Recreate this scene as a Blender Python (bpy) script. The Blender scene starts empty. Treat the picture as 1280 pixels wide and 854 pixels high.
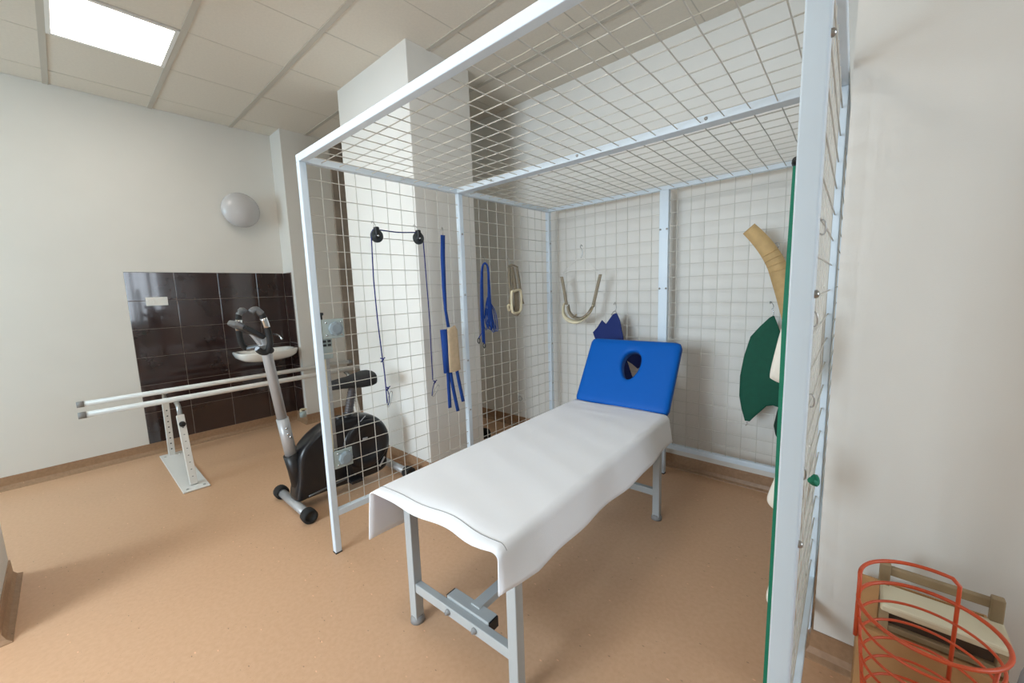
import bpy, bmesh, math, random
from mathutils import Vector as V, Matrix
random.seed(7)
S = bpy.context.scene
COL = S.collection
PI = math.pi

# ------------------------------------------------------------------ camera
CAM = V((2.084, -0.821, 1.373)); YAW, PIT, ROL, FPX = 0.73203, -0.12811, -0.03204, 500.4
fw = V((-math.sin(YAW)*math.cos(PIT), math.cos(YAW)*math.cos(PIT), math.sin(PIT)))
rt = V((math.cos(YAW), math.sin(YAW), 0)); up = rt.cross(fw)
r2 = rt*math.cos(ROL)+up*math.sin(ROL); u2 = up*math.cos(ROL)-rt*math.sin(ROL)
cd = bpy.data.cameras.new('camera'); cam = bpy.data.objects.new('camera', cd); COL.objects.link(cam)
cd.sensor_width = 36; cd.sensor_fit = 'HORIZONTAL'; cd.lens = FPX/1280*36; cd.clip_start = .02
cam.matrix_world = Matrix(((r2.x, u2.x, -fw.x, CAM.x), (r2.y, u2.y, -fw.y, CAM.y), (r2.z, u2.z, -fw.z, CAM.z), (0, 0, 0, 1)))
S.camera = cam
def ray(x, y): return fw+r2*((x-640)/FPX)-u2*((y-427)/FPX)
def onX(x, y, v): d = ray(x, y); return CAM+d*((v-CAM.x)/d.x)
def onY(x, y, v): d = ray(x, y); return CAM+d*((v-CAM.y)/d.y)
def onZ(x, y, v=0): d = ray(x, y); return CAM+d*((v-CAM.z)/d.z)

# ------------------------------------------------------------------ world, daylight, exposure
w = bpy.data.worlds.new('world'); S.world = w; w.use_nodes = True
bg = w.node_tree.nodes['Background']; bg.inputs[0].default_value = (.72, .85, 1, 1); bg.inputs[1].default_value = 2.0
vs = S.view_settings; vs.view_transform = 'Standard'; vs.look = 'None'; vs.gamma = 1; vs.use_curve_mapping = False
vs.exposure = -0.06
def window_light(name, loc, rot, sx, sy, power, col=(.80, .90, 1)):
    l = bpy.data.lights.new(name, 'AREA'); l.shape = 'RECTANGLE'; l.size = sx; l.size_y = sy; l.energy = power; l.color = col
    o = bpy.data.objects.new(name, l); COL.objects.link(o); o.location = loc; o.rotation_euler = rot
window_light('daylight_side', (4.85, .25, 1.65), (0, PI/2-.25, 0), 1.5, 1.0, 45)
window_light('added_daylight_rear', (.5, -4.25, 1.75), (PI/2-.2, 0, 0), 2.0, 1.5, 235, (.72, .87, 1))  # area light for the added, unseen window behind the camera
window_light('added_daylight_end', (-1.9, -4.25, 1.65), (PI/2-.5, 0, 0), 1.3, 1.5, 100, (.56, .81, 1))  # area light for the added, unseen window at the left end

# ------------------------------------------------------------------ materials
def mat(name, col, rough=.5, metal=0, noise=0, nscale=30, bump=0, bscale=200, emit=None, estr=0, spec=.5, coat=0, sheen=0):
    m = bpy.data.materials.new(name); m.use_nodes = True; nt = m.node_tree; b = nt.nodes['Principled BSDF']
    b.inputs['Base Color'].default_value = (*col, 1); b.inputs['Roughness'].default_value = rough; b.inputs['Metallic'].default_value = metal
    b.inputs['Specular IOR Level'].default_value = spec; b.inputs['Coat Weight'].default_value = coat; b.inputs['Sheen Weight'].default_value = sheen
    tc = nt.nodes.new('ShaderNodeTexCoord')
    if noise:
        n = nt.nodes.new('ShaderNodeTexNoise'); n.inputs['Scale'].default_value = nscale; n.inputs['Detail'].default_value = 4
        nt.links.new(tc.outputs['Object'], n.inputs['Vector'])
        r = nt.nodes.new('ShaderNodeValToRGB'); r.color_ramp.elements[0].position = .35; r.color_ramp.elements[1].position = .65
        r.color_ramp.elements[0].color = (*[c*(1-noise) for c in col], 1); r.color_ramp.elements[1].color = (*[min(1, c*(1+noise)) for c in col], 1)
        nt.links.new(n.outputs['Fac'], r.inputs['Fac']); nt.links.new(r.outputs['Color'], b.inputs['Base Color'])
    if bump:
        n = nt.nodes.new('ShaderNodeTexNoise'); n.inputs['Scale'].default_value = bscale; n.inputs['Detail'].default_value = 3
        nt.links.new(tc.outputs['Object'], n.inputs['Vector'])
        bp = nt.nodes.new('ShaderNodeBump'); bp.inputs['Strength'].default_value = bump; bp.inputs['Distance'].default_value = .002
        nt.links.new(n.outputs['Fac'], bp.inputs['Height']); nt.links.new(bp.outputs['Normal'], b.inputs['Normal'])
    if emit:
        b.inputs['Emission Color'].default_value = (*emit, 1); b.inputs['Emission Strength'].default_value = estr
    return m
def hexc(r, g, b): return tuple(((c/255+.055)/1.055)**2.4 if c > 10 else c/255/12.92 for c in (r, g, b))
M = {}
M['wall'] = mat('wall_paint', hexc(224, 221, 214), .6, noise=.012, nscale=3, bump=.15, bscale=260)
M['ceil'] = mat('ceiling_tile', hexc(220, 212, 198), .9, noise=.02, nscale=60, bump=.3, bscale=300)
M['grid'] = mat('ceiling_bar', hexc(192, 185, 172), .6)
M['gap'] = mat('ceiling_void', hexc(60, 55, 48), .9)
M['frame'] = mat('white_enamel', hexc(214, 227, 237), .32, noise=.01, nscale=8)
M['wire'] = mat('cream_wire', hexc(200, 197, 188), .4)
M['bedmetal'] = mat('grey_enamel', hexc(176, 180, 180), .35)
M['sheet'] = mat('white_sheet', hexc(238, 238, 240), .85, bump=.25, bscale=500, sheen=.2)
M['blue'] = mat('blue_vinyl', hexc(0, 90, 178), .5, bump=.12, bscale=350, spec=.2)
M['rope'] = mat('navy_rope', hexc(30, 38, 105), .8, noise=.2, nscale=300)
M['bluestrap'] = mat('blue_webbing', hexc(4, 62, 142), .7, bump=.3, bscale=500)
M['bluecord'] = mat('blue_cord', hexc(6, 62, 146), .75, noise=.15, nscale=200)
M['navy'] = mat('navy_cloth', hexc(0, 32, 100), .75, bump=.3, bscale=300)
M['beige'] = mat('beige_cloth', hexc(196, 172, 140), .85, noise=.06, nscale=40, bump=.2)
M['tan'] = mat('tan_band', hexc(194, 162, 112), .8, noise=.06, nscale=30, bump=.2)
M['webbing'] = mat('grey_beige_webbing', hexc(150, 138, 118), .85, noise=.15, nscale=200)
M['cream'] = mat('cream_leather', hexc(226, 214, 182), .7, noise=.04, nscale=30)
M['green'] = mat('green_cloth', hexc(0, 76, 56), .8, noise=.06, nscale=30, bump=.3, bscale=300)
M['dgreen'] = mat('dark_green_cloth', hexc(4, 44, 34), .8, bump=.3, bscale=300)
M['mat'] = mat('bright_green_trim', hexc(0, 122, 92), .6, bump=.2)
M['white'] = mat('white_plastic', hexc(232, 230, 224), .35)
M['whitecloth'] = mat('white_cushion', hexc(232, 226, 214), .85, bump=.2, bscale=200)
M['steel'] = mat('galvanised_steel', hexc(170, 170, 168), .3, 1, noise=.08, nscale=40)
M['darksteel'] = mat('dark_steel', hexc(96, 94, 96), .4, .8)
M['chrome'] = mat('chrome', hexc(210, 212, 214), .12, 1)
M['black'] = mat('black_plastic', hexc(20, 20, 22), .4)
M['shell'] = mat('black_shell', hexc(22, 22, 25), .3, noise=.1, nscale=10)
M['rubber'] = mat('black_rubber', hexc(26, 25, 24), .75, bump=.2)
M['silver'] = mat('silver_paint', hexc(172, 172, 172), .38, .25)
M['darksilver'] = mat('dark_silver_paint', hexc(112, 114, 116), .35, .6)
M['pulley'] = mat('pulley_plastic', hexc(46, 52, 54), .4)
M['paleteal'] = mat('pale_teal_enamel', hexc(166, 178, 175), .35, noise=.03, nscale=20)
M['tealknob'] = mat('teal_knob', hexc(138, 150, 156), .4)
M['barwhite'] = mat('white_bar', hexc(228, 225, 219), .35)
M['barcap'] = mat('grey_cap', hexc(140, 138, 136), .5)
M['hole'] = mat('dark_hole', hexc(50, 48, 46), .8)
M['door'] = mat('brown_door_wood', hexc(150, 136, 122), .55, noise=.15, nscale=6, bump=.1)
M['orange'] = mat('orange_wire', hexc(200, 78, 38), .4)
M['wood'] = mat('pale_grey_wood', hexc(150, 128, 96), .6, noise=.12, nscale=14, bump=.15)
M['boardshade'] = mat('under_board_shade', hexc(64, 48, 34), .6, noise=.15, nscale=14)  # dark brown that stands in for shade under the footrest board
M['creamboard'] = mat('cream_board', hexc(214, 204, 176), .5)
M['cardboard'] = mat('cardboard', hexc(176, 134, 88), .85, noise=.05, nscale=20, bump=.15)
M['grout'] = mat('grout', hexc(152, 138, 128), .8)
M['globe'] = mat('opal_glass', hexc(196, 194, 194), .25, coat=.3)
M['porcelain'] = mat('porcelain', hexc(236, 233, 226), .12, coat=.5)
M['lamp'] = mat('lamp_diffuser', (1, .97, .9), .5, emit=(1, .94, .85), estr=11)
M['outside'] = mat('window_frame_white', hexc(235, 235, 235), .4)

# brown glossy tile: slow tone change over each tile
M['tile'] = mat('brown_tile', hexc(52, 36, 33), .10, noise=.18, nscale=4, coat=.4)

# linoleum: tan with fine marbling and small chips
def lino(name, base, dark):
    m = bpy.data.materials.new(name); m.use_nodes = True; nt = m.node_tree; b = nt.nodes['Principled BSDF']
    tc = nt.nodes.new('ShaderNodeTexCoord')
    def noise(scale, detail=4):
        n = nt.nodes.new('ShaderNodeTexNoise'); n.inputs['Scale'].default_value = scale; n.inputs['Detail'].default_value = detail
        nt.links.new(tc.outputs['Object'], n.inputs['Vector']); return n.outputs['Fac']
    def ramp(fac, p0, p1, c0, c1):
        r = nt.nodes.new('ShaderNodeValToRGB'); e = r.color_ramp.elements
        e[0].position = p0; e[1].position = p1; e[0].color = (*c0, 1); e[1].color = (*c1, 1)
        nt.links.new(fac, r.inputs['Fac']); return r.outputs['Color']
    def mix(fac, a, c):
        x = nt.nodes.new('ShaderNodeMix'); x.data_type = 'RGBA'
        nt.links.new(fac, x.inputs[0]); nt.links.new(a, x.inputs[6]); 
        if isinstance(c, tuple): x.inputs[7].default_value = (*c, 1)
        else: nt.links.new(c, x.inputs[7])
        return x.outputs[2]
    c = ramp(noise(55), .36, .64, dark, base)
    def chips(scale, lo, hi, col, c):
        v = nt.nodes.new('ShaderNodeTexVoronoi'); v.inputs['Scale'].default_value = scale
        mp = nt.nodes.new('ShaderNodeMapping'); mp.inputs['Scale'].default_value = (1, 2.2, 1); mp.inputs['Rotation'].default_value = (0, 0, .3)
        nt.links.new(tc.outputs['Object'], mp.inputs['Vector']); nt.links.new(mp.outputs['Vector'], v.inputs['Vector'])
        r = ramp(v.outputs['Distance'], lo, hi, (1, 1, 1), (0, 0, 0))
        sp = nt.nodes.new('ShaderNodeSeparateColor'); nt.links.new(v.outputs['Color'], sp.inputs[0])
        g = nt.nodes.new('ShaderNodeMath'); g.operation = 'GREATER_THAN'; g.inputs[1].default_value = .55; nt.links.new(sp.outputs[0], g.inputs[0])
        mu = nt.nodes.new('ShaderNodeMath'); mu.operation = 'MULTIPLY'; nt.links.new(g.outputs[0], mu.inputs[0]); nt.links.new(r, mu.inputs[1])
        mm = nt.nodes.new('ShaderNodeMath'); mm.operation = 'MULTIPLY'; mm.inputs[1].default_value = .7; nt.links.new(mu.outputs[0], mm.inputs[0])
        return mix(mm.outputs[0], c, col)
    c = chips(16, .05, .09, tuple(x*.35 for x in base), c)
    c = chips(13, .05, .09, tuple(min(1, x*1.5) for x in base), c)
    c = chips(45, .08, .14, tuple(x*.72 for x in base), c)
    nt.links.new(c, b.inputs['Base Color']); b.inputs['Roughness'].default_value = .38; b.inputs['Specular IOR Level'].default_value = .4
    return m
M['floor'] = lino('linoleum', hexc(212, 171, 136), hexc(207, 165, 130))
M['skirt'] = lino('linoleum_skirting', hexc(166, 132, 102), hexc(154, 121, 92))

def glass_mat():
    m = bpy.data.materials.new('window_glass'); m.use_nodes = True; nt = m.node_tree; nt.nodes.clear()
    o = nt.nodes.new('ShaderNodeOutputMaterial'); mx = nt.nodes.new('ShaderNodeMixShader'); t = nt.nodes.new('ShaderNodeBsdfTransparent'); g = nt.nodes.new('ShaderNodeBsdfGlossy')
    g.inputs['Roughness'].default_value = .02; mx.inputs[0].default_value = .06
    nt.links.new(t.outputs[0], mx.inputs[1]); nt.links.new(g.outputs[0], mx.inputs[2]); nt.links.new(mx.outputs[0], o.inputs[0]); return m
M['glass'] = glass_mat()
def bag_mat():
    m = bpy.data.materials.new('clear_plastic_bag'); m.use_nodes = True; nt = m.node_tree; b = nt.nodes['Principled BSDF']
    b.inputs['Base Color'].default_value = (*hexc(190, 195, 205), 1); b.inputs['Roughness'].default_value = .25
    mx = nt.nodes.new('ShaderNodeMixShader'); t = nt.nodes.new('ShaderNodeBsdfTransparent'); mx.inputs[0].default_value = .55
    o = nt.nodes['Material Output']; nt.links.new(t.outputs[0], mx.inputs[1]); nt.links.new(b.outputs[0], mx.inputs[2]); nt.links.new(mx.outputs[0], o.inputs[0]); return m
M['bag'] = bag_mat()

# ------------------------------------------------------------------ geometry helpers
class MB:
    def __init__(s): s.v = []; s.f = []; s.sm = []
    def add(s, vs, fs, smooth=False):
        n = len(s.v); s.v += [tuple(x) for x in vs]; s.f += [tuple(i+n for i in f) for f in fs]; s.sm += [smooth]*len(fs); return s
    def box(s, a, b):
        (x0, y0, z0), (x1, y1, z1) = a, b
        return s.add([(x0, y0, z0), (x1, y0, z0), (x1, y1, z0), (x0, y1, z0), (x0, y0, z1), (x1, y0, z1), (x1, y1, z1), (x0, y1, z1)],
                     [(0, 3, 2, 1), (4, 5, 6, 7), (0, 1, 5, 4), (1, 2, 6, 5), (2, 3, 7, 6), (3, 0, 4, 7)])
    def bar(s, p, q, wd, ht, ref=(0, 0, 1)):
        p, q = V(p), V(q); d = (q-p).normalized(); r = V(ref)
        if abs(d.dot(r)) > .95: r = V((1, 0, 0))
        a = d.cross(r).normalized(); b = a.cross(d).normalized(); a *= wd/2; b *= ht/2
        vs = [p-a-b, p+a-b, p+a+b, p-a+b, q-a-b, q+a-b, q+a+b, q-a+b]
        return s.add(vs, [(3, 2, 1, 0), (4, 5, 6, 7), (0, 1, 5, 4), (1, 2, 6, 5), (2, 3, 7, 6), (3, 0, 4, 7)])
    def tube(s, pts, r, n=8, closed=False, smooth=True, caps=True):
        pts = [V(p) for p in pts]; N = len(pts); rr = r if isinstance(r, (list, tuple)) else [r]*N
        t0 = (pts[1]-pts[0]).normalized(); ref = V((0, 0, 1)) if abs(t0.z) < .9 else V((1, 0, 0)); a = t0.cross(ref).normalized()
        vs = []; fs = []
        for i, p in enumerate(pts):
            if closed: t = (pts[(i+1) % N]-pts[i-1]).normalized()
            else: t = (pts[min(i+1, N-1)]-pts[max(i-1, 0)]).normalized()
            a = (a-t*a.dot(t)).normalized(); b = t.cross(a)
            vs += [p+(a*math.cos(2*PI*k/n)+b*math.sin(2*PI*k/n))*rr[i] for k in range(n)]
        for i in range(N if closed else N-1):
            j = (i+1) % N
            fs += [(i*n+k, i*n+(k+1) % n, j*n+(k+1) % n, j*n+k) for k in range(n)]
        s.add(vs, fs, smooth)
        if not closed and caps: s.add(vs[:n], [tuple(range(n))[::-1]]); s.add(vs[-n:], [tuple(range(n))])
        return s
    def lathe(s, c, axis, prof, n=24, smooth=True):
        c = V(c); d = V(axis).normalized(); ref = V((0, 0, 1)) if abs(d.z) < .9 else V((1, 0, 0)); a = d.cross(ref).normalized(); b = d.cross(a)
        vs = []; fs = []
        for (r, h) in prof: vs += [c+d*h+(a*math.cos(2*PI*k/n)+b*math.sin(2*PI*k/n))*max(r, 1e-5) for k in range(n)]
        for i in range(len(prof)-1): fs += [(i*n+k, i*n+(k+1) % n, (i+1)*n+(k+1) % n, (i+1)*n+k) for k in range(n)]
        return s.add(vs, fs, smooth)
    def loft(s, loops, smooth=True, closed=False, caps=True):
        n = len(loops[0]); vs = [p for l in loops for p in l]; fs = []
        for i in range(len(loops) if closed else len(loops)-1):
            j = (i+1) % len(loops); fs += [(i*n+k, i*n+(k+1) % n, j*n+(k+1) % n, j*n+k) for k in range(n)]
        s.add(vs, fs, smooth)
        if caps and not closed: s.add(loops[0], [tuple(range(n))[::-1]]); s.add(loops[-1], [tuple(range(n))])
        return s
    def grid(s, rows, smooth=True):
        n = len(rows[0]); vs = [p for r in rows for p in r]
        return s.add(vs, [(i*n+k, i*n+k+1, (i+1)*n+k+1, (i+1)*n+k) for i in range(len(rows)-1) for k in range(n-1)], smooth)
    def build(s, name, m, parent=None, bevel=0, seg=2, solid=0, weld=True):
        me = bpy.data.meshes.new(name); me.from_pydata(s.v, [], s.f); me.update()
        for p, f in zip(me.polygons, s.sm): p.use_smooth = f
        bm = bmesh.new(); bm.from_mesh(me)
        if weld: bmesh.ops.remove_doubles(bm, verts=bm.verts, dist=1e-5)
        bmesh.ops.recalc_face_normals(bm, faces=bm.faces); bm.to_mesh(me); bm.free()
        me.materials.append(M[m]); o = bpy.data.objects.new(name, me); COL.objects.link(o)
        if parent: o.parent = parent
        if solid: md = o.modifiers.new('solid', 'SOLIDIFY'); md.thickness = solid; md.offset = 0
        if bevel: md = o.modifiers.new('bevel', 'BEVEL'); md.width = bevel; md.segments = seg; md.limit_method = 'ANGLE'
        return o
def rebase(root):
    # children are built in world coordinates; keep them there when the Empty stands at the thing's base
    for c in root.children: c.location = -V(root.location)
def thing(name, label, cat, loc=(0, 0, 0), group=None):
    o = bpy.data.objects.new(name, None); COL.objects.link(o); o.location = loc; o.empty_display_size = .1
    return tag(o, label, cat, group)
def tag(o, label, cat, group=None):
    o['label'] = label; o['category'] = cat
    if group: o['group'] = group
    return o
def struct(o): o['kind'] = 'structure'; return o
def catmull(pts, n=6, closed=False):
    P = [V(p) for p in pts]; N = len(P); out = []
    for i in range(N if closed else N-1):
        if closed: a, b, c, d = P[i-1], P[i], P[(i+1) % N], P[(i+2) % N]
        else: a, b, c, d = P[max(i-1, 0)], P[i], P[i+1], P[min(i+2, N-1)]
        for k in range(n):
            t = k/n; out.append(.5*((2*b)+(c-a)*t+(2*a-5*b+4*c-d)*t*t+(3*b-a-3*c+d)*t**3))
    if not closed: out.append(P[-1])
    return out
def ribbon(mb, pts, wv, th):
    # flat band along pts, width vector(s) wv, thickness th
    pts = [V(p) for p in pts]; loops = []
    for i, p in enumerate(pts):
        wvec = V(wv[i] if isinstance(wv, list) else wv); t = (pts[min(i+1, len(pts)-1)]-pts[max(i-1, 0)]).normalized(); nn = t.cross(wvec).normalized()*th/2
        loops.append([p-wvec/2-nn, p+wvec/2-nn, p+wvec/2+nn, p-wvec/2+nn])
    return mb.loft(loops, smooth=True)
def pillow(outline, normal, th, wrinkle=0, rings=(1, .985, .94, .8, .55, .28), seed=1):
    # padded shape with a star-shaped outline
    mb = MB(); c = sum((V(p) for p in outline), V())/len(outline); nrm = V(normal).normalized(); rnd = random.Random(seed)
    ph = [rnd.uniform(0, 6) for _ in range(3)]
    def off(r, p): return th/2*(max(0, 1-r**6))**.5*(1+wrinkle*math.sin(p.x*31+p.z*23+ph[0])*math.sin(p.z*17+p.y*29+ph[1]))
    loops = []
    for sgn in (1, -1):
        rr = rings if sgn == 1 else rings
        L = [[c+(V(p)-c)*r+nrm*sgn*off(r, c+(V(p)-c)*r) for p in outline] for r in rr]
        loops.append(L)
    seq = loops[0][::-1]+loops[1][1:]
    mb.loft(seq, smooth=True, caps=False)
    n = len(outline)
    for L, sgn in ((loops[0], 1), (loops[1], -1)):
        cc = c+nrm*sgn*off(0, c); mb.add(L[-1]+[cc], [(k, (k+1) % n, n) for k in range(n)], True)
    return mb
def s_hook(mb, top, length=.05, r=.0016, side=(1, 0, 0)):
    t = V(top); sd = V(side).normalized(); h = length; e = h*.26
    pts = []
    for k in range(9): a = PI*1.15-k*PI*1.15/8-.0; pts.append(t+sd*(e*math.cos(a)*.9)+V((0, 0, -e+e*math.sin(a))))
    for k in range(1, 9): a = PI-k*PI*1.15/8; pts.append(t+sd*(e*.9)+sd*(-e*.9+0)+sd*(-e*.9*math.cos(a)*-1*0)+sd*(e*.9*(-math.cos(PI-a)))*-1+V((0, 0, -h+e-e*math.sin(PI-a))))
    return mb.tube(pts, r, 6)

# ------------------------------------------------------------------ room shell
CZ = 3.04
XL, YB, XR = -2.69, 2.14, 4.6
PIL = .82           # face of the corner pilaster
floor = struct(MB().box((-2.8, -4.2, -.06), (4.8, 2.35, 0)).build('floor', 'floor'))
wall_left = struct(MB().box((XL-.1, -4.1, 0), (XL, PIL+.02, CZ+.05)).build('wall_left', 'wall'))
wall_corner = struct(MB().box((XL-.1, PIL, 0), (-2.41, YB+.1, CZ+.05)).build('wall_corner', 'wall'))
wall_back = struct(MB().box((-2.41, YB, 0), (2.3, YB+.1, CZ+.05)).build('wall_back', 'wall'))
PX0, PX1, PY0, PY1 = -1.30, -.315, .89, 1.45
wall_pillar = struct(MB().box((PX0, PY0, 0), (PX1, PY1, CZ+.02)).build('wall_pillar', 'wall', bevel=.006))
NY, NX = .88, 2.0
wall_right = struct(MB().box((NX, NY, 0), (XR+.1, YB, CZ+.05)).build('wall_right', 'wall'))
FX, FY = -1.08, -1.15

def wall_with_hole(name, axis, pos, th, a0, a1, h0, h1, z0, z1):
    mb = MB()
    def bx(p, q, za, zb):
        if axis == 'x': mb.box((pos, p, za), (pos+th, q, zb))
        else: mb.box((p, pos-th, za), (q, pos, zb))
    bx(a0, h0, 0, CZ+.05); bx(h1, a1, 0, CZ+.05); bx(h0, h1, 0, z0); bx(h0, h1, z1, CZ+.05)
    return struct(mb.build(name, 'wall'))
wall_with_hole('wall_side', 'x', XR, .1, -4.1, NY, -.25, .75, .9, 2.4)
mb = MB()                                   # unseen wall behind the camera, its windows added for daylight
for a, b, c, d in ((XL, -2.55, 0, CZ+.05), (-1.25, -.5, 0, CZ+.05), (1.5, XR+.1, 0, CZ+.05), (-2.55, -1.25, 0, .9), (-2.55, -1.25, 2.4, CZ+.05), (-.5, 1.5, 0, .9), (-.5, 1.5, 2.5, CZ+.05)): mb.box((a, -4.1, c), (b, -4.0, d))
struct(mb.build('wall_end', 'wall'))
# visible wall stub; unseen right part and wide opening added to shape the daylight
struct(MB().box((FX, FY-.14, 0), (-.5, FY, CZ+.05)).box((1.5, FY-.14, 0), (XR+.1, FY, CZ+.05)).box((-.5, FY-.14, 2.6), (1.5, FY, CZ+.05)).build('wall_front', 'wall'))
def window(name, axis, pos, a0, a1, z0, z1):
    mb = MB(); P = (lambda a, d, z: (pos+d, a, z)) if axis == 'x' else (lambda a, d, z: (a, pos-d, z))
    root = None
    def bar(p, q): mb.bar(p, q, .06, .06)
    for a in (a0+.03, (a0+a1)/2, a1-.03): bar(P(a, .05, z0), P(a, .05, z1))
    for z in (z0+.03, z1-.03): bar(P(a0, .05, z), P(a1, .05, z))
    root = struct(mb.build(name, 'outside'))
    g = MB()
    for (p, q) in ((a0+.06, (a0+a1)/2-.03), ((a0+a1)/2+.03, a1-.06)):
        g = MB().add([P(p, .05, z0+.06), P(q, .05, z0+.06), P(q, .05, z1-.06), P(p, .05, z1-.06)], [(0, 1, 2, 3)]); g.build('pane', 'glass', root)
window('window_1', 'x', XR, -.25, .75, .9, 2.4)
window('added_window_rear', 'y', -4.0, -.5, 1.5, .9, 2.5)  # unseen window, added to light the cage from the front
window('added_window_end', 'y', -4.0, -2.55, -1.25, .9, 2.4)  # unseen window, added for cool light low on the left wall

struct(MB().box((FX, -4.0, 0), (FX+.14, FY-.14, CZ+.05)).build('wall_unseen_blocker', 'wall'))  # unseen wall, added to keep rear daylight off the left wall

# coved vinyl skirting
def skirting(name, pts):
    mb = MB(); loops = []
    P = [V((x, y, 0)) for x, y in pts]
    for i, p in enumerate(P):
        d0 = (P[i]-P[i-1]).normalized() if i else (P[1]-P[0]).normalized(); d1 = (P[i+1]-P[i]).normalized() if i < len(P)-1 else d0
        n0 = V((d0.y, -d0.x, 0)); n1 = V((d1.y, -d1.x, 0)); n = (n0+n1); n = n/max(.5, n.dot(n0))
        prof = [(0, 0), (.035, .0), (.034, .004), (.018, .014), (.008, .035), (.006, .1), (0, .1)]
        loops.append([p+n*a+V((0, 0, z)) for a, z in prof])
    mb.loft(loops, smooth=False); return struct(mb.build(name, 'skirt'))
skirting('baseboard_left', [(XL, -4), (XL, PIL), (-2.41, PIL), (-2.41, 1.295)])
skirting('baseboard_back', [(-2.41, YB), (NX, YB)])
skirting('baseboard_pillar', [(PX0, PY1), (PX0, PY0), (PX1, PY0), (PX1, PY1), (PX0, PY1)])
skirting('baseboard_right', [(NX, YB), (NX, NY), (XR, NY)])
skirting('baseboard_front', [(-.5, FY-.14), (-.5, FY), (FX, FY), (FX, -3.99)])

# dark brown boxing strip up the passage wall beside the pillar
struct(MB().box((-2.42, 1.30, 0), (-2.385, 1.46, CZ)).build('trim_1', 'door', bevel=.004))

# suspended ceiling: slab, tiles, bars
ceiling = struct(MB().box((XL-.1, -4.1, CZ+.03), (XR+.1, YB+.1, CZ+.09)).build('ceiling', 'gap'))
gx = [-2.42+.6*k for k in range(0, 12)]; gy = [-4.26+.592*k for k in range(0, 12)]
LIGHTS = set()
def lightcell(x, y):
    for i in range(len(gx)-1):
        for j in range(len(gy)-1):
            if gx[i] <= x < gx[i+1] and gy[j] <= y < gy[j+1]: LIGHTS.add((i, j)); return (i, j)
xs = [XL]+gx+[XR]; ys = gy+[YB]
cells_light = [lightcell(-1.5, -.4), lightcell(.9, -.4), lightcell(-1.5, -2.8)]  # the second lamp is added out of view for its light
meshes = {}
for i in range(len(xs)-1):
    for j in range(len(ys)-1):
        x0, x1, y0, y1 = xs[i]+.004, xs[i+1]-.004, ys[j]+.012, ys[j+1]-.012
        if x1-x0 < .03 or y1-y0 < .03 or (i-1, j) in LIGHTS: continue
        if x0 > PX0 and x1 < PX1 and y0 > PY0 and y1 < PY1: continue
        key = (round(x1-x0, 3), round(y1-y0, 3))
        if key not in meshes:
            o = MB().box((0, 0, 0), (x1-x0, y1-y0, .02)).build('ceiling_tile', 'ceil', ceiling); meshes[key] = o.data
        else:
            o = bpy.data.objects.new('ceiling_tile', meshes[key]); COL.objects.link(o); o.parent = ceiling
        o.location = (x0, y0, CZ+random.uniform(-.001, .001))
for y in gy[1:]:
    MB().box((XL, y-.016, CZ-.006), (XR, y+.016, CZ+.012)).build('grid_bar', 'grid', ceiling)
for x in gx:
    MB().box((x-.007, -4, CZ+.002), (x+.007, YB, CZ+.014)).build('grid_bar', 'grid', ceiling)
lab = ['square lit ceiling panel lamp above the parallel bars', 'unseen square ceiling panel lamp added in front of the cage for its light',
       'square lit ceiling panel lamp by the end window, outside the view']
for n, (i, j) in enumerate(cells_light):
    x0, x1, y0, y1 = gx[i]+.01, gx[i+1]-.01, gy[j]+.016, gy[j+1]-.016
    t = thing('ceiling_light', lab[n], 'lamp', ((x0+x1)/2, (y0+y1)/2, CZ), 'ceiling panel lamps')
    f = MB(); e = .022
    f.box((x0, y0, CZ-.008), (x1, y0+e, CZ+.02)).box((x0, y1-e, CZ-.008), (x1, y1, CZ+.02)).box((x0, y0+e, CZ-.008), (x0+e, y1-e, CZ+.02)).box((x1-e, y0+e, CZ-.008), (x1, y1-e, CZ+.02))
    f.build('lamp_frame', 'white', t); MB().box((x0+e, y0+e, CZ-.003), (x1-e, y1-e, CZ+.012)).build('diffuser', 'lamp', t); rebase(t)

# brown tiles on the left wall and round the pilaster
def tile_field(owner, P, us, zs):
    g = MB(); bx = lambda u0, u1, z0, z1, d0, d1: [P(u0, d0, z0), P(u1, d0, z0), P(u1, d0, z1), P(u0, d0, z1), P(u0, d1, z0), P(u1, d1, z0), P(u1, d1, z1), P(u0, d1, z1)]
    F = [(0, 1, 2, 3), (4, 5, 6, 7), (0, 1, 5, 4), (1, 2, 6, 5), (2, 3, 7, 6), (3, 0, 4, 7)]
    g.add(bx(us[0], us[-1], zs[0], zs[-1], 0, .006), F).build('grout', 'grout', owner)
    for a, b in zip(us[:-1], us[1:]):
        for c, d in zip(zs[:-1], zs[1:]):
            j = random.uniform(0, .0006)
            MB().add(bx(a+.0018, b-.0018, c+.0018, d-.0018, .001, .009+j), F).build('wall_tile', 'tile', owner, bevel=.0015, seg=1)
zs = [.1]+[1.63-.25*k for k in range(5, -1, -1)]
tile_field(wall_left, lambda u, d, z: (XL+d, u, z), [-.44, -.11, .22, .55, PIL-.009], zs)
tile_field(wall_corner, lambda u, d, z: (u, PIL-d, z), [XL+.01, -2.47], zs)

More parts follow.
